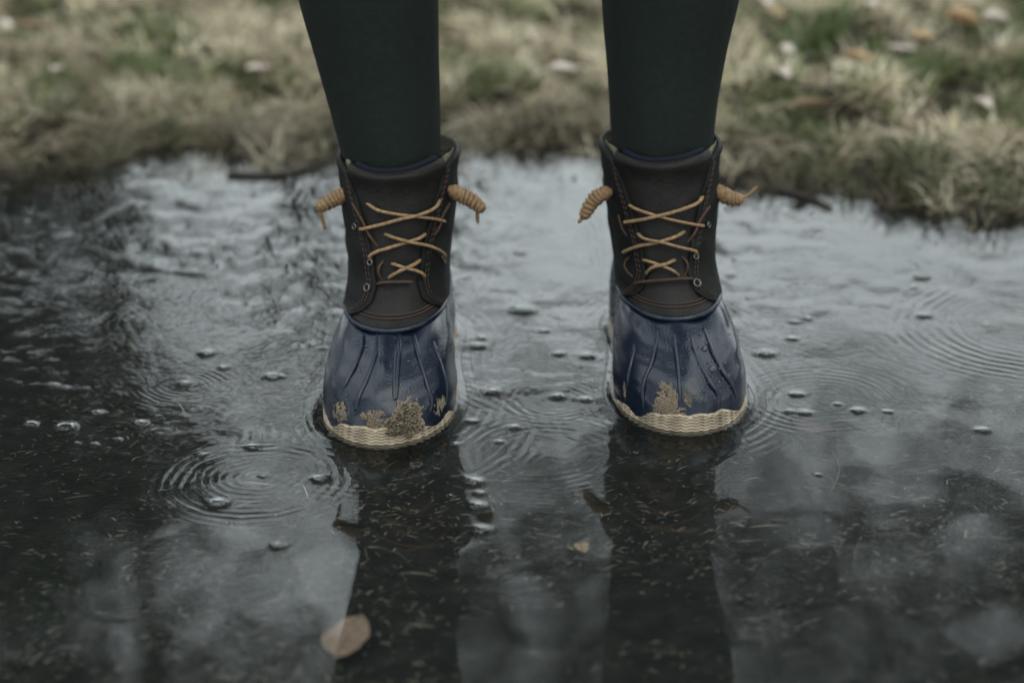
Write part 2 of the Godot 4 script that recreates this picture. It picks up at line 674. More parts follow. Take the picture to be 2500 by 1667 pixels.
func make_boot(at: Vector3, turn: float, twist: float, label: String) -> Boot:
	var boot := Boot.new()
	var root := thing("boot", at, label, "boot", "pair of boots standing in the puddle")
	root.rotation.y = turn
	boot.root = root
	boot.inverse = root.transform.affine_inverse()
	for i in HIT_ROWS:
		for j in HIT_COLUMNS:
			boot.at.append(skin(TOP * i / (HIT_ROWS - 1.0), -1.9 + 3.8 * j / (HIT_COLUMNS - 1.0)))
	# waterline outline for the meniscus
	var line := PackedVector2Array()
	for k in 72:
		var p := root.transform * sole_point(TAU * k / 72.0, 0.0030)
		line.append(Vector2(p.x, p.z))
	var o := {"line": line, "x0": 9.0, "x1": -9.0, "z0": 9.0, "z1": -9.0}
	for q in line:
		o.x0 = minf(o.x0, q.x - 0.04)
		o.x1 = maxf(o.x1, q.x + 0.04)
		o.z0 = minf(o.z0, q.y - 0.04)
		o.z1 = maxf(o.z1, q.y + 0.04)
	outlines.append(o)

	# rubber foot with a soft puckered surface
	var shell := sheet(0.0, SEAM + 0.25, 60, func(_s): return 0.0, func(_s): return TAU, 128,
		func(s, phi, _g): return 0.0011 * noise_b.get_noise_2d(phi * 140.0, s * 60.0) * smoothstep(1.5, 3.5, s) + 0.0009 * cos(phi * 9.0) * smoothstep(2.6, 4.0, s) * smoothstep(1.5, 0.9, absf(wrapf(phi, -PI, PI))) - 0.002 * smoothstep(SEAM - 0.2, SEAM + 0.1, s), -1.0, true)
	var shell_part := part("rubber_foot", shell.mesh(), mats.rubber, root)
	tag(shell_part, "glossy navy blue rubber foot with raised ribs", "")
	# raised band where the leather begins
	var band := PackedVector3Array()
	for k in 61:
		var phi := lerpf(-2.2, 2.2, k / 60.0)
		band.append(skin(SEAM - 0.05, phi, 0.0012))
	var b := Builder.new()
	b.tube(band, even(61, 0.0023), 10)
	part("rim_band", b.mesh(), mats.rubber, shell_part)

	make_sole(root)

	# leather: the inner boot with the tongue, then the two side panels over it
	var upper := sheet(SEAM, TOP - 0.35, 40, func(_s): return 0.0, func(_s): return TAU, 96,
		func(s, phi, _g): return -0.0008 + 0.0009 * noise_a.get_noise_2d(phi * 130.0, s * 70.0), -1.0, true)
	part("inner_boot", upper.mesh(), mats.tongue_leather, root)
	var tongue := Builder.new()
	var p := PackedVector3Array()
	var rows := 46
	for i in rows:
		var g := float(i) / (rows - 1)
		var s := lerpf(SEAM, TOP + 0.0, minf(g / 0.9, 1.0))
		for j in 41:
			var phi := lerpf(-0.80, 0.80, j / 40.0) * lerpf(1.15, 1.12, g) + twist * minf(g * 4.0, 1.0)
			var roll := maxf(0.0, (g - 0.9) / 0.1)
			var pad := 0.0034 * exp(-pow((g - 0.87) / 0.06, 2.0))
			var q := skin(s, phi, 0.0006 + pad + 0.0012 * noise_b.get_noise_2d(phi * 90.0 + 400.0, s * 50.0) * smoothstep(0.0, 0.2, g))
			q += Vector3(0, 0.004 * sin(roll * PI * 0.9), -0.008 * (1.0 - cos(roll * PI * 0.9)) * 0.5)
			q.y -= 0.0035 * smoothstep(0.82, 0.95, g) * (0.4 + 0.6 * cos((phi - twist) * 3.0 + 0.6))
			p.append(q)
	tongue.grid(p, rows, 41, false, -1.0)
	var tongue_part := part("tongue", tongue.mesh(), mats.tongue_leather, root)
	var trim := PackedVector3Array()
	for k in 31:
		var phi := lerpf(-0.78, 0.78, k / 30.0)
		trim.append(skin(TOP - 0.02, phi + twist, -0.0035) + Vector3(0, 0.0035 - 0.0022 * cos(phi * 3.0 + 0.6), 0))
	b = Builder.new()
	b.tube(trim, even(31, 0.0028), 8)
	part("tongue_lining", b.mesh(), mats.navy_cloth, tongue_part)

	for side in [-1.0, 1.0]:
		p = PackedVector3Array()
		rows = 44
		var columns := 52
		for i in rows:
			var g := float(i) / (rows - 1)
			var s := lerpf(SEAM - 0.05, TOP, minf(g / 0.93, 1.0))
			var over := maxf(0.0, (g - 0.93) / 0.07)
			var from := panel_edge(s)
			for j in columns:
				var f := float(j) / (columns - 1)
				var phi: float = lerpf(from, PI, maxf(0.0, (f - 0.06) / 0.94))
				var off := lerpf(-0.0012, 0.0030, smoothstep(0.0, 0.06, f))
				off += 0.0014 * noise_b.get_noise_2d(phi * 110.0 + 50.0 * side, s * 75.0)
				off += 0.0042 * smoothstep(TOP - 1.2, TOP, s) * exp(-pow((phi - 1.75) / 0.5, 2.0))
				off -= 0.0022 * sin(over * PI * 0.5) + 0.0022 * over * over
				var q := skin(s, phi * side + twist, off)
				q.y += 0.003 * sin(over * PI * 0.75) - 0.006 * smoothstep(TOP - 1.5, TOP, s) * exp(-pow((phi - from) / 0.25, 2.0))
				p.append(q)
		b = Builder.new()
		b.grid(p, rows, columns, false, -side)
		var panel := part("side_panel", b.mesh(), mats.leather, root)
		# pale fleece showing inside the collar
		var fleece := PackedVector3Array()
		for i in 12:
			var s := lerpf(TOP - 1.2, TOP, i / 11.0)
			for j in 40:
				var phi := lerpf(panel_edge(s) + 0.05, PI, j / 39.0)
				var off := -0.0028 + 0.0042 * smoothstep(TOP - 1.2, TOP, s) * exp(-pow((phi - 1.75) / 0.5, 2.0)) + 0.0008 * noise_a.get_noise_2d(phi * 900.0, s * 600.0)
				fleece.append(skin(s, phi * side + twist, off) + Vector3(0, 0.0040 * smoothstep(TOP - 0.5, TOP, s), 0))
		b = Builder.new()
		b.grid(fleece, 12, 40, false, side)
		part("collar_lining", b.mesh(), mats.lining, panel)
		# two rows of stitches along the front edge of the panel
		b = Builder.new()
		for row in 2:
			var s := SEAM + 0.35
			while s < TOP - 0.5:
				var phi: float = panel_edge(s) + 0.10 + 0.055 * row
				var a := skin(s, phi * side + twist, 0.0034)
				var z := skin(s + 0.11, (panel_edge(s + 0.11) + 0.10 + 0.055 * row) * side + twist, 0.0034)
				b.tube(PackedVector3Array([a, z]), even(2, 0.00042), 5)
				s += 0.19
		tag(part("stitching", b.mesh(), mats.thread, panel), "", "", "", "stuff")
	# stitches across the foot of the tongue
	b = Builder.new()
	for row in 2:
		var phi := -0.86
		while phi < 0.86:
			var s := SEAM + 0.50 + 0.17 * row
			b.tube(PackedVector3Array([skin(s, phi, 0.0012), skin(s + 0.03, phi + 0.028, 0.0012)]), even(2, 0.00055), 5)
			phi += 0.046
	tag(part("stitching", b.mesh(), mats.thread, tongue_part), "", "", "", "stuff")
	return boot


func sole_point(phi: float, off: float) -> Vector3:
	var r := last_row(1.0)
	var p := last_at(r, phi)
	var d := last_at(r, phi + 0.02) - last_at(r, phi - 0.02)
	var outward := Vector3(-d.z, 0, d.x)
	outward = -outward.normalized() if d.length() > 1e-6 else Vector3.BACK
	if outward.dot(Vector3(p.x, 0, p.z + 0.14)) < 0.0:
		outward = -outward
	return p + outward * off


func make_sole(root: Node3D) -> void:
	var columns := 760
	var ys := []
	for i in 8:
		ys.append(lerpf(0.0, 0.40, i / 8.0))
	for i in 57:
		ys.append(lerpf(0.40, 1.0, i / 56.0))
	# distance along the rim, for the zigzag
	var along := PackedFloat32Array()
	var base := PackedVector3Array()
	var outward := PackedVector3Array()
	var total := 0.0
	for j in columns:
		var phi := TAU * j / columns
		base.append(sole_point(phi, 0.0))
		outward.append(sole_point(phi, 1.0) - base[j])
		if j:
			total += base[j].distance_to(base[j - 1])
		along.append(total)
	var p := PackedVector3Array()
	var rows: int = ys.size() + 3
	for i in rows:
		var g: float = ys[mini(i, ys.size() - 1)]
		for j in columns:
			var phi := TAU * j / columns
			var high := sole_top(phi)
			var y := high * g
			var bend := 0.00055 * sin(TAU * along[j] / 0.0072) + 0.0005 * noise_a.get_noise_2d(along[j] * 9000.0, y * 5000.0)
			var ridge := sin(TAU * (y + bend) / 0.00245)
			ridge = signf(ridge) * pow(absf(ridge), 0.7)
			var off := 0.0030 - 0.0014 * smoothstep(0.5, 1.0, g) - 0.026 * pow(maxf(0.0, (0.0185 - y) / 0.0185), 0.7) * maxf(cos(phi), 0.15) + 0.00058 * ridge * smoothstep(0.0, 0.1, g)
			if i >= ys.size():
				off = lerpf(off, -0.003, (i - ys.size() + 1) / 3.0)
				y += 0.0006
			p.append(Vector3(base[j].x + outward[j].x * off, y, base[j].z + outward[j].z * off))
	var b := Builder.new()
	b.grid(p, rows, columns, true, -1.0)
	tag(part("sole", b.mesh(), mats.sole_rubber, root), "tan gum rubber sole with wavy ridges and scalloped rim", "")


func make_laces(boot: Boot, lines: Array, strands: Array, eyelets: Array, origin: Vector2, zoom: float) -> void:
	for k in lines.size() + strands.size():
		var dull: bool = k >= lines.size()
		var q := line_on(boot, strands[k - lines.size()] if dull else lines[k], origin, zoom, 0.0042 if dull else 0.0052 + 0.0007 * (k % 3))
		if q.size() < 2:
			continue
		var s := smooth_line(q, 7)
		var r := even(s.size(), 0.00115 if dull else 0.00155)
		for i in s.size():
			r[i] *= 1.0 + 0.12 * noise_a.get_noise_1d(i * 60.0 + k * 500.0)
		var b := Builder.new()
		b.tube(s, r, 9, 0.8)
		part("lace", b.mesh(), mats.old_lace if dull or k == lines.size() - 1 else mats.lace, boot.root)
	for e in eyelets:
		var h := hit(boot, origin.x + e[0] / zoom, origin.y + e[1] / zoom)
		if h.is_empty():
			continue
		var up: Vector3 = h.n
		var x := up.cross(Vector3.UP).normalized()
		var y := up.cross(x)
		var p := PackedVector3Array()
		for i in 21:
			var w := TAU * i / 20.0
			p.append(h.p + up * 0.0046 + (x * cos(w) + y * sin(w)) * e[2] * 0.85)
		var b := Builder.new()
		b.tube(p, even(21, 0.0006), 7)
		part("eyelet", b.mesh(), mats.metal, boot.root)


func make_knot(boot: Boot, body: Array, tail: Array, depth: float, fat: float, wraps: float, origin: Vector2, zoom: float) -> void:
	# a lace end wound round itself into a barrel knot, with its loose tip
	var q := []
	for e in body:
		q.append(boot.inverse * on_depth(origin.x + e[0] / zoom, origin.y + e[1] / zoom, boot.root.position.z + depth))
	var s := smooth_line(q, 16)
	var b := Builder.new()
	var core := even(s.size(), fat * 0.80)
	b.tube(s, core, 10)
	# the winding itself
	var coil := PackedVector3Array()
	var turns := int(wraps)
	var count := turns * 14
	for i in count + 1:
		var g := float(i) / count
		var f := g * (s.size() - 1)
		var k := mini(int(f), s.size() - 2)
		var at := s[k].lerp(s[k + 1], f - k)
		var d := (s[k + 1] - s[k]).normalized()
		var x := d.cross(Vector3(0.1, 0.3, 0.95)).normalized()
		var y := d.cross(x)
		var w := g * turns * TAU
		var shape := (0.80 + 0.28 * sin(PI * clampf(g * 1.05, 0.0, 1.0))) * (1.0 + 0.06 * sin(w * 0.37 + depth * 90.0))
		coil.append(at + (x * cos(w) + y * sin(w)) * fat * shape * 0.76)
	b.tube(coil, even(coil.size(), fat * 0.30), 8)
	var knot := part("lace_knot", b.mesh(), mats.lace, boot.root)
	q = []
	for e in tail:
		q.append(boot.inverse * on_depth(origin.x + e[0] / zoom, origin.y + e[1] / zoom, boot.root.position.z + depth + 0.001))
	s = smooth_line(q, 6)
	var r := even(s.size(), 0.0017)
	r[-1] = 0.0011
	b = Builder.new()
	b.tube(s, r, 9, 0.8)
	part("lace_tip", b.mesh(), mats.lace, knot)


func make_ribs(boot: Boot, lines: Array, origin: Vector2, zoom: float) -> void:
	for l in lines:
		var q := line_on(boot, l, origin, zoom, 0.0002, true)
		if q.size() < 2:
			continue
		var s := smooth_line(q, 8)
		var b := Builder.new()
		b.tube(s, even(s.size(), 0.0018), 9)
		part("rib", b.mesh(), mats.rubber, boot.root.get_node("rubber_foot"))


func make_mud(boot: Boot, px: float, py: float, wide: float, tall: float, thick: float, ragged: float, seed_: float) -> void:
	var h := hit(boot, px, py)
	if h.is_empty():
		return
	var count := 44
	var ds: float = (skin(h.s + 0.1, h.phi) - skin(h.s - 0.1, h.phi)).length() / 0.2
	var dp: float = (skin(h.s, h.phi + 0.05) - skin(h.s, h.phi - 0.05)).length() / 0.1
	var p := PackedVector3Array()
	var keep := PackedByteArray()
	for i in count:
		for j in count:
			var a := lerpf(-1.25, 1.25, float(i) / (count - 1))
			var c := lerpf(-1.25, 1.25, float(j) / (count - 1))
			var m := 1.0 - (a * a + c * c) + 0.8 * ragged * (noise_a.get_noise_2d(a * 130.0 + seed_, c * 130.0) + 0.3 * noise_b.get_noise_2d(a * 600.0, c * 600.0 + seed_))
			var s := clampf(h.s + a * tall / ds, 0.6, TOP)
			var phi: float = h.phi + c * wide / dp
			keep.append(1 if m > 0.0 else 0)
			p.append(skin(s, phi, -0.0004 + thick * clampf(m * 1.5, 0.0, 1.0) * (0.7 + 1.0 * noise_b.get_noise_2d(a * 900.0 + seed_, c * 900.0))))
	var b := Builder.new()
	b.grid(p, count, count, false, -1.0, keep)
	if b.t.size():
		part("mud_patch", b.mesh(), mats.mud, boot.root.get_node("rubber_foot"))


func make_drops(boot: Boot, spots: Array, origin: Vector2, zoom: float, scatter: int, box: Rect2) -> void:
	var b := Builder.new()
	var all := spots.duplicate()
	for i in scatter:
		all.append([rng.randf_range(box.position.x, box.end.x), rng.randf_range(box.position.y, box.end.y), rng.randf_range(0.0004, 0.0009)])
	for q in all:
		var h := hit(boot, origin.x + q[0] / zoom, origin.y + q[1] / zoom)
		if h.is_empty() or h.s > SEAM - 0.4 or h.s < 2.0:
			continue
		b.cap(h.p + h.n * 0.0001, h.n, q[2] * 0.85, q[2] * 0.42)
	tag(part("water_drops", b.mesh(), mats.drop, boot.root.get_node("rubber_foot")), "clear rain drops beading on the rubber", "", "", "stuff")


func make_boots() -> void:
	var z1 := Vector2(700, 300)
	var s1 := 2.851
	var left := make_boot(Vector3(-0.1045, -0.02, -0.001), deg_to_rad(-4.2), 0.13, "navy rubber-footed lace-up boot with a big mud clump on its toe")
	make_laces(left, [
		[[540, 550], [640, 600], [760, 630], [880, 648], [980, 662], [1060, 680], [1120, 700]],
		[[1085, 495], [1000, 580], [900, 635], [800, 662], [680, 700], [560, 735], [500, 735]],
		[[670, 770], [760, 800], [850, 830], [940, 850], [1010, 880], [1050, 920], [1060, 950]],
		[[985, 765], [900, 800], [800, 840], [700, 875], [640, 895], [600, 930], [600, 970]],
		[[955, 945], [860, 985], [780, 1030], [700, 1080]],
		[[720, 975], [800, 1000], [880, 1030], [920, 1060], [960, 1090]],
		[[585, 1130], [700, 1112], [850, 1108], [1030, 1128]],
	], [
		[[440, 440], [490, 560], [550, 680], [600, 790], [655, 885]], [[685, 940], [648, 1020], [665, 1105]],
		[[1160, 440], [1100, 560], [1050, 650], [1028, 730], [990, 840]],
	], [[582, 1150, 0.0033], [1038, 1150, 0.0033], [600, 968, 0.0026], [1064, 955, 0.0026], [500, 718, 0.0026], [1122, 700, 0.0026]], z1, s1)
	make_knot(left, [[450, 500], [390, 505], [320, 535], [235, 585]], [[235, 585], [240, 640], [265, 735]], -0.165, 0.0062, 9, z1, s1)
	make_knot(left, [[1150, 470], [1200, 495], [1280, 535], [1350, 590]], [[1345, 590], [1328, 630], [1330, 695]], -0.165, 0.0062, 9, z1, s1)
	var z2 := Vector2(700, 750)
	var s2 := 3.92
	make_ribs(left, [
		[[730, 270], [715, 400], [650, 560], [560, 740], [480, 870]], [[865, 250], [845, 480], [770, 680], [690, 860], [650, 980]],
		[[1070, 250], [1050, 420], [1038, 600], [1030, 760], [1030, 880]], [[1085, 250], [1078, 420], [1062, 600], [1052, 760], [1045, 870]], [[1215, 250], [1250, 420], [1290, 560], [1340, 740], [1385, 900], [1378, 1010]],
		[[1390, 300], [1440, 440], [1495, 600], [1530, 760], [1530, 960]]], z2, s2)
	make_mud(left, 986, 1022, 0.017, 0.016, 0.0055, 0.75, 10.0)
	make_mud(left, 978, 1040, 0.015, 0.009, 0.0050, 0.6, 210.0)
	make_mud(left, 1018, 1008, 0.007, 0.007, 0.0018, 1.0, 60.0)
	make_mud(left, 907, 1026, 0.010, 0.009, 0.0016, 1.3, 110.0)
	make_mud(left, 795, 985, 0.013, 0.013, 0.0012, 1.5, 160.0)
	make_mud(left, 838, 1012, 0.010, 0.009, 0.0009, 1.7, 190.0)
	make_mud(left, 1075, 975, 0.010, 0.012, 0.0007, 1.8, 230.0)
	make_drops(left, [[765, 370, 0.0013], [690, 600, 0.0012], [720, 620, 0.0010], [860, 725, 0.0012], [890, 720, 0.0011], [1165, 515, 0.0013], [1240, 360, 0.0014], [1240, 885, 0.0018], [850, 880, 0.0014], [565, 845, 0.0016], [780, 840, 0.0012], [1480, 600, 0.0016], [1500, 560, 0.0013], [1085, 740, 0.0010], [1200, 770, 0.0011]], z2, s2, 40, Rect2(420, 280, 1080, 640))

	var z3 := Vector2(1350, 300)
	var right := make_boot(Vector3(0.1395, -0.02, -0.0127), deg_to_rad(3.8), -0.13, "navy rubber-footed lace-up boot beaded with rain and a lace tip curling up")
	make_laces(right, [
		[[485, 545], [600, 590], [720, 640], [860, 682], [1000, 714], [1055, 712]],
		[[1060, 490], [980, 550], [880, 600], [770, 635], [660, 665], [540, 685], [450, 700]],
		[[570, 755], [660, 800], [760, 830], [880, 865], [965, 895], [975, 930]],
		[[930, 750], [850, 790], [740, 830], [620, 855], [530, 895], [495, 930]],
		[[600, 950], [690, 960], [750, 985], [830, 1030], [880, 1060]],
		[[860, 950], [790, 980], [710, 1010], [620, 1070]],
		[[550, 1125], [640, 1118], [800, 1104], [940, 1096], [985, 1105]],
	], [
		[[380, 400], [430, 540], [490, 640], [525, 750], [578, 858]], [[575, 900], [533, 970], [560, 1050], [625, 1112]],
		[[1120, 430], [1060, 580], [1000, 680], [965, 770], [922, 855]], [[895, 920], [925, 990], [915, 1080]],
	], [[532, 1122, 0.0033], [985, 1125, 0.0036], [497, 932, 0.0026], [975, 928, 0.0026], [450, 700, 0.0026], [1052, 708, 0.0026]], z3, s1)
	make_knot(right, [[385, 485], [330, 500], [270, 555], [222, 640]], [[225, 630], [205, 660], [180, 690]], -0.165, 0.0060, 9, z3, s1)
	make_knot(right, [[1120, 470], [1175, 490], [1230, 525], [1300, 530]], [[1300, 530], [1355, 505], [1418, 448]], -0.165, 0.0062, 9, z3, s1)
	var z4 := Vector2(1400, 740)
	make_ribs(right, [
		[[600, 320], [565, 540], [530, 700], [505, 850]], [[805, 240], [780, 440], [740, 600], [690, 720], [665, 860], [675, 1050]],
		[[950, 240], [978, 450], [1008, 680], [1020, 850], [1030, 1040]], [[1105, 240], [1150, 440], [1225, 610], [1320, 770], [1390, 890], [1385, 1050]],
		[[1250, 240], [1330, 460], [1430, 650], [1510, 780], [1560, 920]]], z4, s2)
	make_mud(right, 1671, 953, 0.0055, 0.006, 0.0016, 1.0, 310.0)
	make_mud(right, 1678, 972, 0.0045, 0.007, 0.0012, 1.2, 330.0)
	make_mud(right, 1618, 981, 0.010, 0.008, 0.0010, 1.9, 350.0)
	make_mud(right, 1652, 972, 0.005, 0.010, 0.0010, 1.5, 370.0)
	make_mud(right, 1640, 1006, 0.010, 0.007, 0.0012, 1.5, 390.0)
	make_mud(right, 1600, 1003, 0.006, 0.006, 0.0008, 1.6, 410.0)
	make_mud(right, 1632, 945, 0.006, 0.004, 0.0008, 1.7, 430.0)
	make_mud(right, 1808, 975, 0.004, 0.006, 0.0009, 1.4, 450.0)
	make_mud(right, 1528, 950, 0.003, 0.008, 0.0008, 1.5, 470.0)
	make_drops(right, [[1065, 310, 0.0014], [1065, 430, 0.0018], [1210, 430, 0.0022], [1255, 435, 0.0030], [1095, 550, 0.0012], [1165, 515, 0.0016], [1205, 605, 0.0026], [1330, 630, 0.0036], [1290, 570, 0.0016], [1385, 580, 0.0022], [1415, 625, 0.0030], [1240, 660, 0.0022], [1050, 630, 0.0014], [1210, 300, 0.0018], [1455, 570, 0.0014], [1300, 750, 0.0020], [1390, 750, 0.0014], [1430, 720, 0.0012], [1490, 690, 0.0014], [1435, 830, 0.0012], [1500, 800, 0.0014], [1540, 760, 0.0012], [1275, 380, 0.0016], [1340, 490, 0.0014]], z4, s2, 90, Rect2(900, 260, 720, 660))


# ------------------------------------------------------------------ person
func make_person() -> void:
	# dark jeans tucked into the boots; [height, inner x, outer x, front-back middle z, depth]
	var b := Builder.new()
	for side in [-1.0, 1.0]:
		var table: Array
		if side < 0:
			table = [[0.10, -0.058, -0.124, -0.202, 0.100], [0.165, -0.0560, -0.1330, -0.200, 0.106], [0.20, -0.0550, -0.1400, -0.200, 0.106], [0.25, -0.0540, -0.1520, -0.203, 0.108], [0.305, -0.0532, -0.1650, -0.206, 0.116], [0.37, -0.052, -0.1760, -0.208, 0.122], [0.47, -0.054, -0.176, -0.195, 0.122], [0.60, -0.038, -0.188, -0.19, 0.145], [0.80, -0.012, -0.205, -0.195, 0.18]]
		else:
			table = [[0.10, 0.092, 0.160, -0.214, 0.100], [0.165, 0.0865, 0.1690, -0.212, 0.106], [0.20, 0.0845, 0.1720, -0.212, 0.106], [0.25, 0.0815, 0.1800, -0.216, 0.108], [0.297, 0.0790, 0.1904, -0.220, 0.116], [0.37, 0.077, 0.1990, -0.222, 0.122], [0.47, 0.072, 0.196, -0.21, 0.122], [0.60, 0.045, 0.195, -0.20, 0.145], [0.80, 0.012, 0.205, -0.195, 0.18]]
		var p := PackedVector3Array()
		var rows := 90
		for i in rows:
			var h := lerpf(0.10, 0.80, pow(float(i) / (rows - 1), 1.3))
			var k := 0
			while k < table.size() - 2 and table[k + 1][0] < h:
				k += 1
			var t: float = (h - table[k][0]) / (table[k + 1][0] - table[k][0])
			var a := []
			for c in range(1, 5):
				a.append(cubic_interpolate(table[k][c], table[k + 1][c], table[maxi(k - 1, 0)][c], table[mini(k + 2, table.size() - 1)][c], t))
			for j in 72:
				var w := TAU * j / 72.0
				var fold := 1.0 + 0.022 * noise_a.get_noise_3d(cos(w) * 110.0 + side * 300.0, h * 900.0 + sin(w) * 120.0, sin(w) * 110.0) + 0.02 * noise_b.get_noise_3d(cos(w) * 60.0, h * 260.0, sin(w) * 60.0 + 90.0 * side)
				p.append(Vector3((a[0] + a[1]) / 2 + absf(a[1] - a[0]) / 2 * cos(w) * fold, h, a[2] + a[3] / 2 * sin(w) * fold))
		b.grid(p, rows, 72, true, 1.0)
	# hips, joined to both legs above the picture
	var hips := PackedVector3Array()
	for i in 16:
		var g := i / 15.0
		var h := lerpf(0.74, 1.0, g)
		for j in 72:
			var w := TAU * j / 72.0
			var open := lerpf(0.95, 0.78, g) * (1.0 if i > 0 and i < 15 else 0.05)
			hips.append(Vector3(0.003 + 0.205 * open * cos(w), h, -0.195 + 0.115 * open * sin(w)))
	b.grid(hips, 16, 72, true, 1.0)
	var o := thing("person", Vector3(0, 0, 0), "person in dark skinny jeans standing in the puddle with feet apart", "person")
	part("jeans", b.mesh(), mats.denim, o)


# ------------------------------------------------------------------ bubbles, leaves, litter
func make_bubbles() -> void:
	# display pixels of a 2352-wide view: x, y, half width
	var seen := [[500, 1157, 24, 1], [735, 1100, 20, 2], [580, 1027, 15, 0], [465, 1045, 11, 0], [1085, 1107, 21, 3], [1095, 1163, 20, 4], [1103, 1218, 21, 5], [1100, 1133, 11, 0], [956, 1069, 19, 6], [1003, 1042, 9, 0], [1040, 1020, 11, 0], [640, 1255, 17, 7], [150, 982, 24, 8], [70, 975, 16, 0], [220, 948, 12, 0], [320, 972, 14, 0], [175, 1018, 8, 0], [215, 1020, 9, 0], [268, 1010, 10, 0], [425, 882, 13, 0], [515, 845, 12, 0], [478, 812, 17, 0], [630, 865, 20, 0], [740, 800, 11, 0], [1200, 713, 24, 9], [1095, 795, 17, 0], [1283, 813, 13, 0], [1250, 760, 10, 0], [1195, 580, 12, 0], [1105, 777, 10, 0], [1350, 818, 16, 0], [1130, 900, 16, 0], [1082, 968, 12, 0], [1180, 982, 12, 0], [1145, 1015, 9, 0], [1280, 910, 14, 0], [1345, 918, 12, 0], [1760, 812, 18, 0], [1830, 905, 14, 0], [1815, 945, 9, 0], [1850, 948, 13, 0], [1972, 943, 13, 0], [2040, 945, 9, 0], [1925, 928, 7, 0], [2258, 988, 14, 0], [2118, 635, 18, 0], [2123, 725, 15, 0], [1678, 632, 12, 0], [1825, 740, 10, 0], [1820, 778, 11, 0], [1858, 732, 8, 0], [1880, 1090, 6, 0], [120, 885, 13, 0], [148, 890, 9, 0], [605, 1095, 7, 0], [2100, 660, 8, 0], [1460, 1040, 9, 0], [1030, 1138, 7, 0]]
	var labels := ["", "large clear bubble on the lower rim of the ripple rings", "clear bubble on the ripple rings beside the mud-clumped boot", "topmost of the clear bubbles strung along the mud-clumped boot's reflection", "middle one of the clear bubbles strung along the mud-clumped boot's reflection", "bubble at the reflected lace knot of the mud-clumped boot", "bright bubble floating on the dark reflection of the mud-clumped boot's toe", "lone clear bubble below the ripple rings, above the fallen leaf", "large bubble with a raised rim on dark water beside smaller bubbles", "big shining bubble midway between the two boots"]
	for q in seen:
		var p := on_level(q[0] * 1.063, q[1] * 1.063)
		var far := (p - cam_at).dot(-cam_basis.z)
		var r: float = q[2] * 0.9 * far / FOCAL
		bubbles.append([p.x, p.z, r])
		var b := Builder.new()
		b.cap(Vector3.ZERO, Vector3.UP, r, r * 0.36, 12, 28)
		# small satellite bubbles crowded on the larger ones
		if q[2] > 15:
			var count := rng.randi_range(1, 3)
			for i in count:
				var w := rng.randf() * TAU
				b.cap(Vector3(cos(w) * r * 0.8, 0, sin(w) * r * 0.8), Vector3.UP, r * rng.randf_range(0.25, 0.45), r * 0.25, 7, 14)
		var o := whole("bubble", b.mesh(), mats.bubble_film, Vector3(p.x, 0.0004, p.z))
		if q[3] == 0:
			var place := "between the two boots"
			if q[0] > 1600:
				place = "on the open water beside the rain-beaded boot"
			elif q[0] < 400:
				place = "on the dark water beyond the ripple rings"
			elif q[0] < 760:
				place = "near the ripple rings beside the mud-clumped boot"
			elif q[1] > 1000:
				place = "by the reflection of the mud-clumped boot"
			tag(o, "small clear bubble floating " + place, "bubble", "small bubbles " + place)
		else:
			tag(o, labels[q[3]], "bubble", "bubbles on the puddle")


func leaf_mesh(long: float, wide: float, curl: float, twist: float, seed_: float, blunt := 0.8) -> ArrayMesh:
	var p := PackedVector3Array()
	var rows := 15
	var columns := 9
	for i in rows:
		var g := float(i) / (rows - 1)
		var w := wide * 0.5 * pow(maxf(sin(PI * pow(g, blunt)), 0.0), 0.75) + 0.0004
		for j in columns:
			var c := lerpf(-1.0, 1.0, float(j) / (columns - 1))
			var jag := 1.0 + 0.07 * noise_a.get_noise_2d(g * 900.0 + seed_, signf(c) * 90.0)
			var y := 0.001 + curl * (c * c) * w + 0.10 * wide * absf(c) * 0.3 + twist * long * (g - 0.5) * c * 0.3 + 0.06 * wide * noise_b.get_noise_2d(g * 260.0 + seed_, c * 120.0) + curl * 0.25 * long * pow(g - 0.5, 2.0)
			p.append(Vector3(c * w * jag, y, (g - 0.5) * long))
	var b := Builder.new()
	b.grid(p, rows, columns, false, 1.0)
	return b.mesh()


func put_leaf(px: float, py: float, long: float, wide: float, turn: float, tilt: float, m: String, label: String, called := "fallen_leaf", curl := 0.5, stem := true) -> Node3D:
	var at := on_land(px, py)
	return leaf_at(at + Vector3(0, 0.030, 0), long * 0.55, wide * 0.58, turn, tilt, m, label, called, curl, stem, "fallen leaves on the grass bank")


func leaf_at(at: Vector3, long: float, wide: float, turn: float, tilt: float, m: String, label: String, called: String, curl: float, stem: bool, group := "") -> Node3D:
	var o := thing(called, at, label, "leaf", group)
	o.rotation = Vector3(deg_to_rad(tilt), deg_to_rad(turn), deg_to_rad(tilt * 0.5))
	part("blade", leaf_mesh(long, wide, curl, rng.randf_range(-0.5, 0.5), rng.randf() * 900.0), mats[m], o)
	var b := Builder.new()
	b.tube(PackedVector3Array([Vector3(0, 0.0012, long * 0.46), Vector3(0, 0.001, 0), Vector3(0.001, 0.0016, -long * 0.5), Vector3(0.003, 0.002, -long * (0.75 if stem else 0.52))]), PackedFloat32Array([0.0002, 0.0004, 0.0006, 0.0006]), 6)
	part("midrib", b.mesh(), mats.brown_leaf, o)
	return o


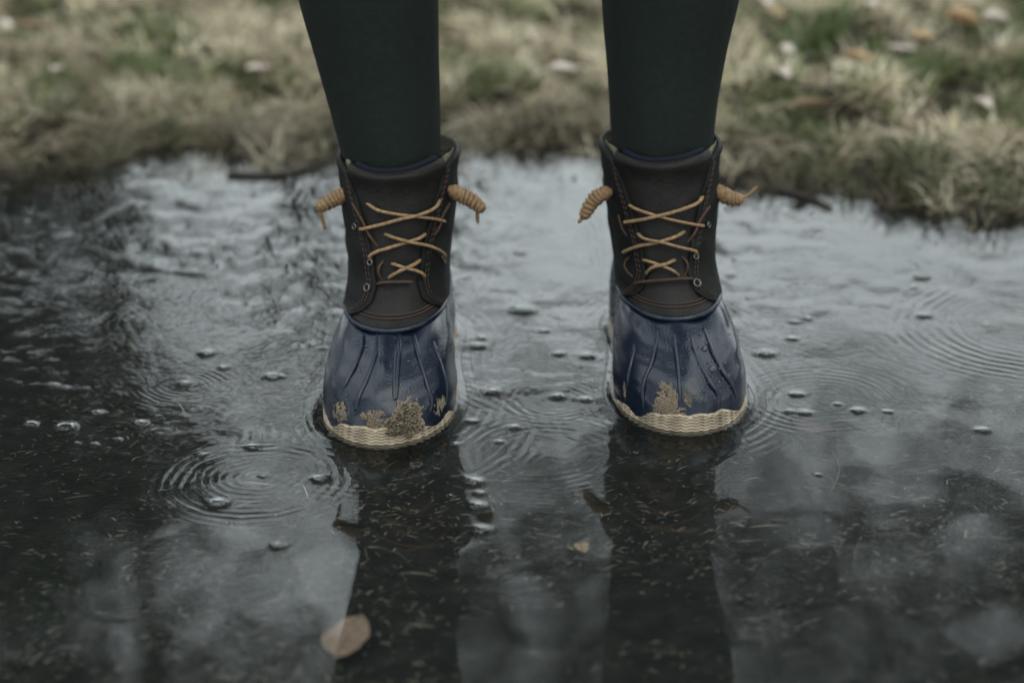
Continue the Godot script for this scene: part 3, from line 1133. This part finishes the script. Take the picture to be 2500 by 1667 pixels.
func make_leaves() -> void:
	# the big leaf half under the reflection of the leg
	var at := on_level(848, 1557, -0.012)
	leaf_at(at, 0.062, 0.030, 168.0, 2.0, "sunk_leaf", "oval tan leaf lying in the water by the mud-clumped boot's reflected leg", "sunken_leaf", 0.12, false)
	at = on_level(1990, 1046, -0.017)
	leaf_at(at, 0.036, 0.024, 60.0, 1.0, "red_leaf", "dull reddish leaf sunk under the water beside the rain-beaded boot", "sunken_leaf", 0.05, false)
	at = on_level(1421, 1341, -0.015)
	leaf_at(at, 0.014, 0.010, 20.0, 4.0, "tan_leaf", "tiny pale pink leaf scrap lying between the two leg reflections", "sunken_leaf", 0.3, false)
	put_leaf(439, 40, 0.080, 0.036, 80.0, 8.0, "pale_leaf", "broad pale leaf lying over a dark hollow in the grass")
	put_leaf(95, 132, 0.070, 0.026, 95.0, 6.0, "brown_leaf", "reddish brown leaf lying low in the grass by a dark hollow", "fallen_leaf", 0.8)
	put_leaf(20, 125, 0.040, 0.022, 40.0, 10.0, "pale_leaf", "small pale leaf beside the reddish brown leaf")
	put_leaf(1868, 54, 0.066, 0.030, 20.0, 28.0, "pale_leaf", "pale oval leaf tilted up in the grass beside the jeans")
	put_leaf(1893, 96, 0.045, 0.026, 60.0, 14.0, "tan_leaf", "tan leaf just below the tilted pale oval leaf")
	put_leaf(2221, 32, 0.060, 0.036, 70.0, 12.0, "pale_leaf", "wide cream leaf in the green grass away from the legs")
	put_leaf(2125, 73, 0.034, 0.026, 10.0, 12.0, "pale_leaf", "small round pinkish leaf beside a dark gap in the grass")
	put_leaf(2325, 6, 0.055, 0.030, 80.0, 6.0, "pale_leaf", "pale leaf farthest from the water on the grass bank")
	put_leaf(2428, 121, 0.060, 0.036, 85.0, 10.0, "pale_leaf", "brightest cream leaf, cupped, on the grass bank", "fallen_leaf", 1.0)
	put_leaf(2346, 122, 0.075, 0.044, 70.0, 8.0, "tan_leaf", "large curled tan leaf next to the brightest cream leaf", "fallen_leaf", 1.1)
	put_leaf(1921, 189, 0.034, 0.024, 50.0, 14.0, "pale_leaf", "small pinkish leaf in the grass near the rain-beaded boot")
	put_leaf(1911, 245, 0.046, 0.028, 30.0, 16.0, "pale_leaf", "pale leaf standing on edge nearest the rain-beaded boot")
	put_leaf(2196, 186, 0.062, 0.020, 88.0, 4.0, "pale_leaf", "long narrow pale leaf lying flat above the green clump")
	put_leaf(2257, 158, 0.055, 0.030, 75.0, 6.0, "tan_leaf", "tan leaf just behind the long narrow pale leaf")
	put_leaf(2093, 214, 0.070, 0.026, 65.0, 6.0, "tan_leaf", "folded straw-coloured leaf beside the green clump", "fallen_leaf", 1.2)
	put_leaf(1985, 330, 0.120, 0.026, 130.0, 8.0, "brown_leaf", "long curled brown leaf at the water's edge", "fallen_leaf", 1.0)
	put_leaf(2400, 322, 0.045, 0.026, 30.0, 10.0, "pale_leaf", "dull pale leaf in the dark wet grass by the water")
	put_leaf(1240, 35, 0.055, 0.030, 60.0, 10.0, "tan_leaf", "orange-tan leaf in the straw between the legs, far from the water")
	put_leaf(1380, 235, 0.060, 0.026, 80.0, 8.0, "pale_leaf", "greyish leaf between the legs near the water's edge")
	put_leaf(1438, 40, 0.060, 0.028, 100.0, 8.0, "brown_leaf", "dull brown leaf in the straw beside the knee of the jeans")
	put_leaf(640, 235, 0.060, 0.026, 120.0, 8.0, "pale_leaf", "greyish pale leaf in straw near the mud-clumped boot's leg")
	put_leaf(150, 235, 0.050, 0.018, 150.0, 10.0, "pale_leaf", "slender straw-pale leaf in grass at the puddle's dark end")


func make_twigs() -> void:
	var spots := [
		[[[560, 425], [650, 428], [740, 415], [790, 402]], 0.0036, "dark twig lying at the water's edge beside the mud-clumped boot"],
		[[[1850, 458], [1920, 468], [1985, 486], [2030, 507]], 0.0034, "dark twig lying in shallow water beside the rain-beaded boot"],
		[[[1370, 352], [1405, 362], [1440, 378]], 0.0030, "short dark twig at the water's edge between the boots"]]
	for q in spots:
		var pts := []
		for e in q[0]:
			pts.append(on_level(e[0], e[1], 0.002))
		var base: Vector3 = pts[0]
		for i in pts.size():
			pts[i] -= base
		var s := smooth_line(pts, 8)
		var r := even(s.size(), q[1])
		for i in s.size():
			r[i] *= 1.0 - 0.5 * i / s.size() + 0.15 * noise_a.get_noise_1d(i * 90.0 + base.x * 900.0)
		var b := Builder.new()
		b.tube(s, r, 8)
		tag(whole("twig", b.mesh(), mats.twig_bark, base), q[2], "twig")
	# a long fine grass stem bent like a bow, under the water
	var st := []
	for e in [[2030, 1105], [2046, 1125], [2050, 1150], [2042, 1175], [2030, 1196]]:
		st.append(on_level(e[0], e[1], -0.010))
	var base2: Vector3 = st[0]
	for i in st.size():
		st[i] -= base2
	var b2 := Builder.new()
	var line := smooth_line(st, 6)
	b2.tube(line, even(line.size(), 0.00025), 6)
	tag(whole("grass_stem", b2.mesh(), mats.brown_leaf, base2), "thin pale grass stem bent like a bow under the water", "stem")


func copies(called: String, m: Mesh, places: Array, colours: PackedColorArray, material: Material, parent: Node3D = self) -> MultiMeshInstance3D:
	var mm := MultiMesh.new()
	mm.transform_format = MultiMesh.TRANSFORM_3D
	mm.use_colors = true
	mm.mesh = m
	mm.instance_count = places.size()
	for i in places.size():
		mm.set_instance_transform(i, places[i])
		mm.set_instance_color(i, colours[i])
	var o := MultiMeshInstance3D.new()
	o.name = numbered(called) if parent == self else called
	o.multimesh = mm
	o.material_override = material
	parent.add_child(o)
	return o


func make_clippings() -> void:
	# bits of cut grass and hay, mostly sunk onto the asphalt
	for variant in 2:
		var b := Builder.new()
		var bend := 0.12 if variant == 0 else 0.34
		b.strip([Vector3(0, 0, -0.5), Vector3(bend * 0.5, 0.02, -0.15), Vector3(bend * 0.5, 0.03, 0.2), Vector3(0, 0.0, 0.5)], [0.04, 0.10, 0.09, 0.02], Vector3.RIGHT)
		var places := []
		var tint := PackedColorArray()
		for i in 13000:
			var x := rng.randf_range(-0.8, 0.8)
			var z := 0.42 - 0.85 * pow(rng.randf(), 1.15)
			var dense := 0.55 + 0.9 * noise_b.get_noise_2d(x * 260.0 + 800.0, z * 260.0) + 0.5 * noise_a.get_noise_2d(x * 1100.0, z * 1100.0)
			if rng.randf() > dense:
				continue
			var long := 0.0026 + 0.0070 * pow(rng.randf(), 2.0)
			if rng.randf() < 0.015:
				long = rng.randf_range(0.012, 0.026)
			var turn := PI / 2 + rng.randfn(0.0, 0.75)
			var deep := -0.0192 if rng.randf() < 0.8 else rng.randf_range(-0.017, -0.004)
			var basis_ := Basis(Vector3.UP, turn).rotated(Vector3.RIGHT, rng.randfn(0.0, 0.05)).scaled_local(Vector3(0.0046 + 0.12 * long, 0.004, long))
			places.append(Transform3D(basis_, Vector3(x, deep, z)))
			var l := 0.14 + 0.50 * pow(rng.randf(), 2.0)
			tint.append(Color(l, l * 0.9, l * 0.68))
		tag(copies("grass_clippings", b.mesh(), places, tint, mats.clippings), ["short straight bits of cut grass strewn under the water", "bent bits of cut grass strewn under the water"][variant], "clippings", "", "stuff")


func tuft(kind: int, seed_: int) -> ArrayMesh:
	var r := RandomNumberGenerator.new()
	r.seed = seed_
	var b := Builder.new()
	for i in [26, 24, 16][kind]:
		var w := r.randf() * TAU
		var out := Vector3(cos(w), 0, sin(w))
		var long: float = r.randf_range(0.015, 0.044) * [1.1, 0.9, 1.0][kind]
		var lean: float = [r.randf_range(0.9, 1.45), r.randf_range(0.5, 1.1), r.randf_range(1.2, 1.55)][kind]
		var foot := Vector3(r.randfn(0.0, 0.008), 0, r.randfn(0.0, 0.008))
		var across := Vector3(-out.z, 0, out.x)
		var pts := []
		var wide := []
		var at := foot
		var tip: float = lean * r.randf_range(0.2, 0.5)
		for k in 5:
			pts.append(at)
			wide.append(r.randf_range(0.0011, 0.0024) * [1.0, 0.95, 0.8, 0.55, 0.12][k])
			tip += lean * 0.24
			at += (out * sin(minf(tip, 1.75)) + Vector3.UP * cos(minf(tip, 1.75))) * long / 4.0
		var l := r.randf_range(0.6, 1.35)
		b.colour = Color(l, l * r.randf_range(0.93, 1.03), l * r.randf_range(0.8, 1.05))
		b.strip(pts, wide, across)
	return b.mesh()


func make_grass() -> void:
	var kinds := [[], [], []]
	var tints := [PackedColorArray(), PackedColorArray(), PackedColorArray()]
	for i in 34000:
		var x := rng.randf_range(-1.05, 1.05)
		var z := rng.randf_range(-2.3, -0.35)
		var t := shore(x, z)
		if t < -0.08 or (t < 0.0 and rng.randf() < 0.82):
			continue
		var d := 1.7 - z
		if absf(x) > 0.22 * d + 0.14:
			continue
		var bare := noise_b.get_noise_2d(x * 1150.0 + 40.0, z * 1150.0) + 0.6 * noise_a.get_noise_2d(x * 4200.0, z * 4200.0)
		if bare < 0.0:
			continue
		var green := noise_a.get_noise_2d(x * 560.0 + 500.0, z * 560.0) + 0.4 * noise_b.get_noise_2d(x * 2500.0, z * 2500.0) + 0.28 * smoothstep(0.0, 0.5, x) - 0.02
		var k := 0
		if rng.randf() < clampf(0.14 + green * 1.5, 0.03, 0.8):
			k = 1
		elif rng.randf() < 0.35:
			k = 2
		var wet := 1.0 - smoothstep(-0.03, 0.20, t)
		var c := Color(0.47, 0.40, 0.285).lerp(Color(0.13, 0.105, 0.07), rng.randf())
		if rng.randf() < 0.25:
			c = Color(0.68, 0.60, 0.46)
		if k == 1:
			c = Color(0.060, 0.095, 0.035).lerp(Color(0.15, 0.165, 0.075), rng.randf())
		# wet rotted thatch near the water is darker and browner stuff
		c = c.lerp(Color(0.07, 0.058, 0.042), wet * rng.randf_range(0.5, 1.0))
		var lean := Basis(Vector3(rng.randfn(0.2, 0.3), 0, rng.randfn(-0.25, 0.35)).normalized(), rng.randf_range(0.0, 0.55))
		var size := rng.randf_range(0.7, 1.35)
		var b := lean * Basis(Vector3.UP, rng.randf() * TAU)
		kinds[k].append(Transform3D(b.scaled(Vector3.ONE * size), Vector3(x, land(x, z) - 0.003, z)))
		tints[k].append(c)
	var names := ["dead_grass", "green_grass", "flattened_grass"]
	var labels := ["matted dead straw-coloured grass on the bank behind the puddle", "green living grass growing through the dead grass on the bank", "flattened dry grass lying on the bank"]
	for k in 3:
		tag(copies(names[k], tuft(k, 5 + k), kinds[k], tints[k], mats.blades), labels[k], "grass", "", "stuff")


# ------------------------------------------------------------------ trees that the water mirrors, and unseen ones added to block sky
func make_tree(at: Vector3, high: float, bare: float, spread: float, leaves: int, colour: Color, seed_: int, label: String) -> void:
	var r := RandomNumberGenerator.new()
	r.seed = seed_
	var o := thing("tree", at, label, "tree", "trees standing round the puddle")
	var wood := Builder.new()
	var crown := Builder.new()
	var trunk := []
	for i in 6:
		trunk.append(Vector3(r.randfn(0.0, 0.06) * i, high * i / 5.0, r.randfn(0.0, 0.06) * i))
	var s := smooth_line(trunk, 4)
	var rad := PackedFloat32Array()
	for i in s.size():
		rad.append(lerpf(minf(high * 0.022, 0.17), 0.015, pow(float(i) / (s.size() - 1), 0.8)))
	wood.tube(s, rad, 9)
	var tips := []
	for i in 34:
		var g := lerpf(bare, 0.97, r.randf())
		var f := g * (s.size() - 1)
		var from := s[int(f)].lerp(s[mini(int(f) + 1, s.size() - 1)], f - int(f))
		var w := r.randf() * TAU
		var reach := spread * r.randf_range(0.55, 1.0) * sin(PI * clampf(0.22 + 0.78 * (g - bare) / (1.0 - bare), 0.0, 1.0) * 0.85 + 0.25)
		var dir := Vector3(cos(w), r.randf_range(0.1, 0.6), sin(w)).normalized()
		var pts := [from]
		for k in 4:
			pts.append(pts[-1] + (dir + Vector3(r.randfn(0, 0.2), r.randfn(0.05, 0.15), r.randfn(0, 0.2))) * reach / 4.0)
		var l := smooth_line(pts, 3)
		var lr := PackedFloat32Array()
		for k in l.size():
			lr.append(lerpf(0.045, 0.006, float(k) / (l.size() - 1)) * high / 8.0)
		wood.tube(l, lr, 6)
		for k in 7:
			var start := l[r.randi_range(3, l.size() - 1)]
			var end := start + Vector3(r.randfn(0, 0.35), r.randfn(0.15, 0.25), r.randfn(0, 0.35)) * spread * 0.4
			wood.tube(PackedVector3Array([start, start.lerp(end, 0.5) + Vector3(r.randfn(0, 0.03), 0.03, r.randfn(0, 0.03)), end]), PackedFloat32Array([0.010, 0.007, 0.003]), 5)
			tips.append([start, end])
	part("trunk", wood.mesh(), mats.bark, o)
	for k in 6:
		var a := Vector3(r.randfn(), r.randfn(), r.randfn()).normalized()
		var x := a.cross(Vector3(r.randfn(), r.randfn(), r.randfn())).normalized()
		var c := Vector3(r.randfn(), r.randfn(), r.randfn()) * 0.9
		crown.colour = Color.WHITE * r.randf_range(0.7, 1.2)
		crown.strip([c, c + a * 0.5, c + a], [0.2, 0.62, 0.08], x)
	var places := []
	var tint := PackedColorArray()
	for i in leaves:
		var tp: Array = tips[r.randi() % tips.size()]
		var c: Vector3 = tp[0].lerp(tp[1], r.randf_range(0.1, 1.15)) + Vector3(r.randfn(0, 0.13), r.randfn(0, 0.11), r.randfn(0, 0.13)) * spread / (2.5 if high < 14.0 else 0.75)
		var turn := Basis.from_euler(Vector3(r.randf(), r.randf(), r.randf()) * TAU).scaled(Vector3.ONE * r.randf_range(0.06, 0.12) * high / (8.0 if high < 14.0 else 20.0))
		places.append(Transform3D(turn, c))
		var l := r.randf_range(0.6, 1.3)
		tint.append(Color(colour.r * l, colour.g * l, colour.b * l))
	var o2 := copies("crown", crown.mesh(), places, tint, mats.needles, o)
	o2.set_meta("kind", "stuff")


func make_trees() -> void:
	var evergreen := Color(0.022, 0.034, 0.018)
	var autumn := Color(0.07, 0.055, 0.03)
	make_tree(Vector3(-2.7, 0.3, -8.0), 6.4, 0.03, 1.7, 4200, evergreen, 3, "broad dark evergreen tree beyond the grass, nearest the puddle's dark end")
	make_tree(Vector3(-4.0, 0.4, -9.5), 11.0, 0.06, 3.2, 4600, evergreen, 4, "tall dark evergreen tree beside the broad evergreen")
	make_tree(Vector3(-0.9, 0.5, -10.5), 5.0, 0.25, 1.5, 120, autumn, 5, "nearly bare autumn tree straight behind the mud-clumped boot")
	make_tree(Vector3(-5.4, 0.3, -7.4), 7.0, 0.03, 1.9, 3600, evergreen, 13, "added evergreen closing the gap between the two dark evergreens and the side row")  # unseen tree added to keep bright sky off the toe's side
	# unseen tall trees, added so their high crowns darken the near water
	make_tree(Vector3(-1.0, 0.7, -18.5), 22.0, 0.38, 6.0, 6800, evergreen, 9, "added tall high-crowned tree far behind the nearly bare autumn tree")
	make_tree(Vector3(1.4, 0.7, -18.0), 21.5, 0.38, 6.0, 4200, evergreen, 10, "added tall high-crowned tree far behind the rain-beaded boot")
	make_tree(Vector3(5.4, 0.7, -17.0), 21.0, 0.36, 6.5, 19500, evergreen, 11, "added tall high-crowned tree far beyond the row beside the rain-beaded boot")
	make_tree(Vector3(-3.4, 0.7, -17.0), 21.0, 0.36, 6.0, 8000, evergreen, 12, "added tall high-crowned tree far behind the two dark evergreens")
	# unseen evergreens added at both sides and near end, blocking low skylight from boots
	var spots := [[-6.2, -5.4], [-5.4, -1.8], [-5.6, 1.6], [5.6, -4.2], [5.3, -1.0], [5.7, 2.2], [-4.4, 5.6], [-1.5, 7.4], [1.8, 7.6], [4.7, 5.8]]
	var which := ["first", "second", "third"]
	for k in spots.size():
		var w: Array = spots[k]
		var label := "added evergreen in the row across the near end of the path"
		if k < 6:
			label = "added evergreen in the row %s, %s of three from the bank" % ["beside the puddle's dark end" if k < 3 else "beside the rain-beaded boot", which[k % 3]]
		make_tree(Vector3(w[0], 0.1, w[1]), 5.6 + 0.5 * (k % 3), 0.02, 1.9, 3000, evergreen, 20 + k, label)


func _ready() -> void:
	rng.seed = 7
	noise_a.seed = 21
	noise_a.frequency = 0.01
	noise_a.fractal_octaves = 2
	noise_b.seed = 84
	noise_b.frequency = 0.01
	noise_b.fractal_octaves = 2
	make_view()
	make_materials()
	make_ground()
	make_trees()
	make_boots()
	make_person()
	make_bubbles()
	put_ring(627, 1165, 0.030, 0.018, 0.0070, 0.00009)
	put_ring(622, 1172, 0.062, 0.011, 0.0078, 0.00014)
	put_ring(1355, 975, 0.034, 0.017, 0.0066, 0.000032)
	put_ring(455, 940, 0.028, 0.016, 0.0055, 0.00006)
	put_ring(318, 930, 0.014, 0.008, 0.0045, 0.00005)
	put_ring(672, 920, 0.012, 0.007, 0.0052, 0.00007)
	put_ring(2545, 790, 0.100, 0.030, 0.0095, 0.00010)
	put_ring(1330, 1105, 0.060, 0.022, 0.0080, 0.000022)
	put_ring(1700, 1075, 0.028, 0.012, 0.0065, 0.00007)
	put_ring(960, 1060, 0.10, 0.02, 0.0090, 0.00004)
	put_ring(160, 1045, 0.020, 0.010, 0.0060, 0.00007)
	put_ring(2000, 975, 0.050, 0.022, 0.0075, 0.00003)
	make_water()
	make_leaves()
	make_twigs()
	make_clippings()
	make_grass()
